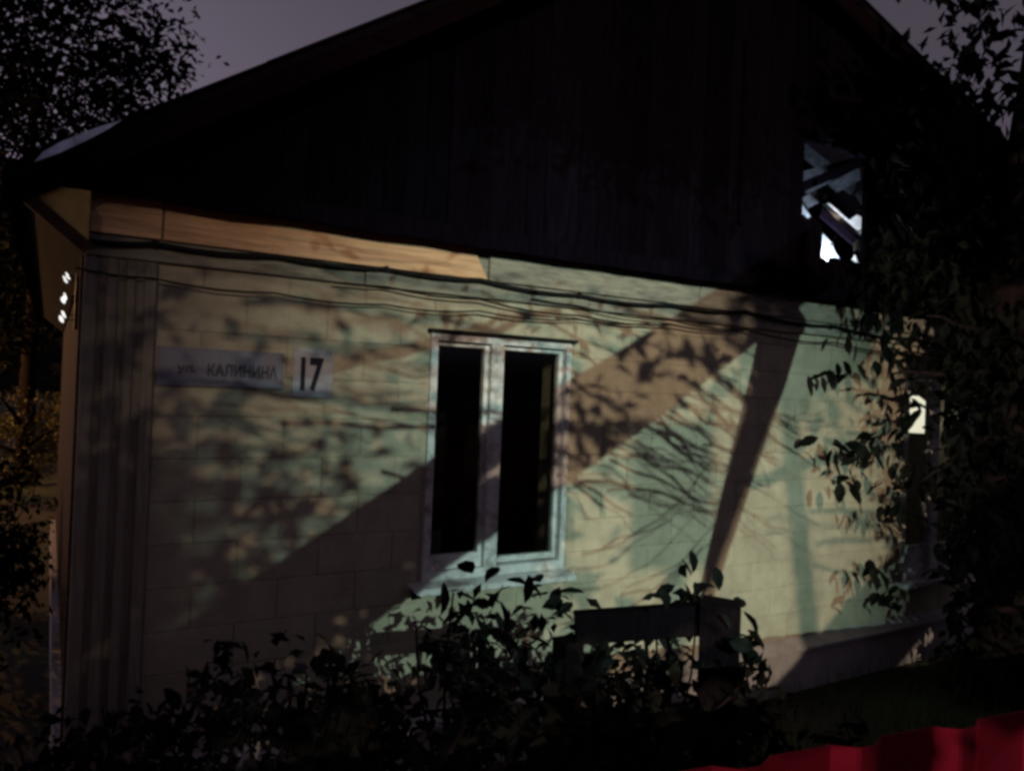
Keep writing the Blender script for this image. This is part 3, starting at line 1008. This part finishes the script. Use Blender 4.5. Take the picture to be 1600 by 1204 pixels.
def street_lamp(nm, pos, label, gm, side, power, colr, rad, aim=None):
    t = empty(nm, (pos.x + side * 1.1, pos.y - .2, 0), label, 'street lamp')
    bx, by = pos.x + side * 1.1, pos.y - .2
    MB().tube([(bx, by, -.2), (bx, by, pos.z + .25)], [.11, .075], 12).build('pole', M['concrete'], t, True)
    MB().tube([(bx, by, pos.z + .1), (bx - side * .4, by + .05, pos.z + .38), (pos.x + side * .15, pos.y, pos.z + .22)], .025, 8).build('arm', M['steel'], t, True)
    MB().tube([(pos.x + side * .25, pos.y, pos.z + .20), (pos.x, pos.y, pos.z + .17), (pos.x - side * .3, pos.y, pos.z + .16)], [.06, .12, .05], 12).build('lamp_head', M['steel'], t, True)
    MB().tube([(pos.x, pos.y, pos.z + .065), (pos.x, pos.y, pos.z + .03)], [.09, .05], 12).build('lamp_glass', gm, t, True)
    if aim is None: lamp_light('lamp_light', 'POINT', pos - Vector((0, 0, .03)), power, colr, rad, t)
    else: lamp_light('lamp_light', 'SPOT', pos - Vector((0, 0, .03)), power, colr, rad, t, aim, R(56), 1.0)
    return t


street_lamp('street_lamp', STREET_POS, 'street lamp with a warm bulb on a concrete pole across the street', M['lampglass_w'], -1, STREET_POWER, STREET_COL, .020, Vector((6.6, 0, 1.2)))
street_lamp('street_lamp', SODIUM_POS, 'orange sodium lamp on a pole beside the side yard', M['lampglass_s'], -1, SODIUM_POWER, SODIUM_COL, .06)

# ------------------------------------------------------------------ unseen trees and added casters behind the photographer (placed for the shadows on the wall)
rng = random.Random(21)


def from_shadow(light, x, z, y):
    """point at depth y whose shadow from a lamp falls at (x, 0, z) on the facade"""
    s_ = (y - light.y) / (0 - light.y)
    return light + (Vector((x, 0, z)) - light) * s_


old = empty('leaning_tree', (-3.2, -6.6, 0), 'old street tree with one huge bough leaning low over the road', 'tree')
b = MB()
base = Vector((-3.2, -6.6, .75))
bough = [base, Vector((-1.4, -6.55, 1.80)), from_shadow(FLOOD_POS, .79, .89, -6.5), from_shadow(FLOOD_POS, 2.0, 1.62, -6.5),
         from_shadow(FLOOD_POS, 3.3, 2.33, -6.5), from_shadow(FLOOD_POS, 4.25, 2.9, -6.5), from_shadow(FLOOD_POS, 5.2, 3.5, -6.5)]
b.tube([Vector((-3.3, -6.6, -.2)), Vector((-3.25, -6.6, .3)), base], [.34, .28, .22], 12, .05)
b.build('trunk', M['bark'], old, True)
b = MB(); b.tube(bough, [.20, .17, .152, .15, .145, .14, .12], 12, .05)
b.build('bough', M['bark'], old, True)
b = MB()
d1 = [from_shadow(FLOOD_POS, 4.85, 3.0, -6.3), from_shadow(FLOOD_POS, 4.72, 2.55, -6.2), from_shadow(FLOOD_POS, 4.48, 1.9, -6.15), from_shadow(FLOOD_POS, 4.15, .95, -6.1), from_shadow(FLOOD_POS, 4.1, .7, -6.1)]
b.tube(d1, [.13, .11, .085, .05, .02], 8)
b.build('limb', M['bark'], old, True)
b = MB()
b.tube([from_shadow(STREET_POS, x_, z_, -5.7) for x_, z_ in ((-.4, .30), (.3, .74), (1.0, 1.17), (1.75, 1.64), (2.45, 2.05))], [.08, .08, .075, .07, .05], 9)
b.build('limb', M['bark'], old, True)
# upright second stem
b = MB(); up_pts = limb(b, base, (-3.9, -6.9, 6.5), .17, .05, rng, 6, .1, 9)
b.build('limb', M['bark'], old, True)
# long thin unattached twigs, placed for the shadows they throw across the wall
b = MB()


def shadow_twig(light, x0, z0, x1, z1, y, r, sag=.06, n=8):
    pts_ = []
    for i in range(n + 1):
        t = i / n
        pts_.append(from_shadow(light, x0 + (x1 - x0) * t, z0 + (z1 - z0) * t + sag * math.sin(t * 3.14) + rng.gauss(0, .018), y + .3 * math.sin(t * 3 + x0)))
    b.tube(pts_, [r * (1 - .6 * i / n) for i in range(n + 1)], 5)
    return pts_


def forked(light, x0, z0, x1, z1, y, r):
    p_ = shadow_twig(light, x0, z0, x1, z1, y, r, rng.uniform(-.06, .08))
    for _ in range(rng.randint(1, 4)):
        t = rng.uniform(.15, .8)
        xa, za = x0 + (x1 - x0) * t, z0 + (z1 - z0) * t
        k = rng.uniform(.25, .6) * (x1 - x0)
        shadow_twig(light, xa, za, xa + k, za + (z1 - z0) * .4 + rng.uniform(-.28, .22), y + .1, r * .5, rng.uniform(-.04, .05), 5)


for k in range(26):
    x0 = rng.uniform(-.4, 1.2); z0 = rng.uniform(1.0, 2.95)
    forked(STREET_POS, x0, z0, x0 + rng.uniform(1.0, 2.2), z0 + rng.uniform(-.25, .08), -6.0 + rng.uniform(-.6, .5), rng.uniform(.004, .011))
for k in range(34):
    x0 = rng.uniform(-.3, .8); z0 = rng.uniform(1.1, 2.9)
    forked(FLOOD_POS, x0, z0, x0 + rng.uniform(1.0, 2.0), z0 + rng.uniform(-.22, .06), -8.8 + rng.uniform(-.3, .3), rng.uniform(.003, .007))
for k in range(5):
    x0 = rng.uniform(.9, 1.6); z0 = rng.uniform(1.6, 2.95)
    forked(FLOOD_POS, x0, z0, x0 + rng.uniform(1.0, 2.2), z0 + rng.uniform(-.25, .05), -6.3 + rng.uniform(-.5, .5), rng.uniform(.004, .011))
forked(FLOOD_POS, .95, 2.38, 2.7, 2.85, -6.2, .026)
for k in range(24):
    x0 = rng.uniform(1.9, 3.6); z0 = rng.uniform(1.7, 3.05)
    forked(FLOOD_POS, x0, z0, x0 + rng.uniform(1.0, 2.2), z0 - rng.uniform(.25, .9), -6.4 + rng.uniform(-.6, .6), rng.uniform(.004, .011))
for k in range(14):
    x0 = rng.uniform(2.2, 3.6); z0 = rng.uniform(1.6, 3.0)
    forked(STREET_POS, x0, z0, x0 + rng.uniform(.8, 1.8), z0 - rng.uniform(.1, .6), -6.2 + rng.uniform(-.5, .5), rng.uniform(.004, .010))
for k in range(9):
    x0 = rng.uniform(2.7, 3.4); z0 = rng.uniform(.7, 1.3)
    shadow_twig(FLOOD_POS, x0, z0, x0 + rng.uniform(.9, 1.5), z0 + rng.uniform(.3, .8), -6.2, rng.uniform(.003, .005), -.15)
for k in range(5):
    x0 = rng.uniform(4.4, 5.0); z0 = rng.uniform(1.2, 2.4)
    shadow_twig(STREET_POS, x0, z0, x0 + rng.uniform(.9, 1.5), z0 - rng.uniform(-.1, .3), -6.2, rng.uniform(.003, .005), .05)
b.build('loose_twig', M['bark'], old)
# free-floating leaf clumps added to shade the lamps, densest for the wall's left
pts_ = []
for light, x, z, sx_, sz_, n in [(STREET_POS, .75, 1.72, .5, .16, 110), (STREET_POS, .6, 1.35, .35, .12, 60), (STREET_POS, 1.35, 1.95, .35, .10, 50), (STREET_POS, .1, 1.9, .2, .5, 70),
                                 (STREET_POS, .9, 2.5, .6, .14, 50), (STREET_POS, 1.9, 1.45, .4, .3, 120), (STREET_POS, 2.1, .8, .6, .35, 120), (STREET_POS, -.02, 1.5, .14, .8, 120),
                                 (STREET_POS, 3.05, 2.05, .16, .15, 50), (FLOOD_POS, 2.6, 2.85, .6, .10, 30), (STREET_POS, 4.3, 2.6, .3, .2, 40), (STREET_POS, 3.5, 2.45, .5, .22, 80),
                                 (STREET_POS, .6, .7, .5, .3, 120), (FLOOD_POS, 1.9, 2.75, .5, .12, 24)]:
    for _ in range(n):
        pts_.append(from_shadow(light, rng.gauss(x, sx_), rng.gauss(z, sz_), rng.uniform(-7.2, -5.6)))
f = MB(); leaf_mass(f, pts_, .05, .11, .3, True, rng)
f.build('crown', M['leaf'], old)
pts_ = []  # larger floating leaves added to block the warm lamp low on the left
for x, z, sx_, sz_, n in [(.5, .9, .4, .35, 200), (1.6, 1.05, .45, .28, 200), (2.15, 1.35, .35, .35, 190), (2.3, .8, .35, .3, 110), (.3, 1.5, .25, .3, 90)]:
    for _ in range(n):
        pts_.append(from_shadow(STREET_POS, rng.gauss(x, sx_), rng.gauss(z, sz_), rng.uniform(-6.6, -5.4)))
f = MB(); leaf_mass(f, pts_, .12, .20, .3, True, rng)
f.build('crown', M['leaf'], old)
# detached leaves added to shade the floodlight on the left of the wall
pts_ = []
for x, z, sx_, sz_, n in [(.75, 1.68, .5, .14, 110), (.55, 1.35, .4, .12, 70), (1.3, 1.9, .3, .08, 26), (.1, 1.8, .15, .5, 50), (.8, 2.6, .6, .16, 46), (.4, 1.0, .4, .2, 60)]:
    for _ in range(n):
        pts_.append(from_shadow(FLOOD_POS, rng.gauss(x, sx_), rng.gauss(z, sz_), rng.uniform(-9.3, -8.3)))
f = MB(); leaf_mass(f, pts_, .04, .08, .3, True, rng)
f.build('crown', M['leaf'], old)
# leaves added at the great bough's end to shade the right tree and gable
pts_ = clumps(rng, (2.0, -6.2, 4.95), (.95, .5, .5), 130, 22, .10)
f = MB(); leaf_mass(f, [q for q in pts_ if q.z > 4.36], .08, .15, .3, True, rng)
f.build('crown', M['leaf'], old)
# its upper crown
pts_ = clumps(rng, (-3.8, -6.9, 6.6), (2.0, 1.8, 1.5), 120, 24, .22)
f = MB(); leaf_mass(f, pts_, .08, .16, .3, True, rng)
f.build('crown', M['leaf'], old)

# sapling whose stem and crown stand in the warm light
sap = empty('young_tree', (-.02, -7.8, 0), 'slender young street tree with a small round crown', 'tree')
b = MB()
sp_ = [Vector((-.02, -7.8, -.1)), Vector((-.05, -7.8, 2.2)), from_shadow(STREET_POS, 5.30, .36, -7.8), from_shadow(STREET_POS, 4.99, 1.93, -7.8), from_shadow(STREET_POS, 4.95, 2.6, -7.8), from_shadow(STREET_POS, 5.0, 3.6, -7.8)]
b.tube(sp_, [.045, .036, .030, .027, .022, .012], 9)
b.tube([from_shadow(STREET_POS, x_, z_, -7.7) for x_, z_ in ((4.92, 2.75), (4.68, 2.3), (4.42, 1.7), (4.18, 1.1), (4.10, .8))], [.050, .046, .038, .026, .012], 8)  # extra stem added to block the warm lamp along the slanted bar
b.build('trunk', M['bark'], sap, True)
pts_ = []
for _ in range(520):
    pts_.append(from_shadow(STREET_POS, rng.gauss(5.05, .36), rng.gauss(2.80, .22), rng.uniform(-8.05, -7.55)))
f = MB(); leaf_mass(f, pts_, .06, .11, .4, True, rng)
f.build('crown', M['leaf'], sap)

# unseen plate on a post, added to take the warm light off part of the wall
rs = empty('shade_plate', (-.65, -8.0, 0), 'unseen plate on a tall thin steel post, added to shade part of the wall', 'light blocker')
q0, q1 = from_shadow(STREET_POS, 3.36, 1.0, -8.0), from_shadow(STREET_POS, 4.12, 2.05, -8.0)
MB().box(q0.x, q1.x, -8.004, -8.0, q0.z, q1.z).build('blocker_plate', M['plate2'], rs)
mx_ = (q0.x + q1.x) / 2
MB().tube([(mx_, -8.03, -.1), (mx_, -8.03, q1.z - .05)], .024, 10).build('blocker_post', M['steel'], rs, True)
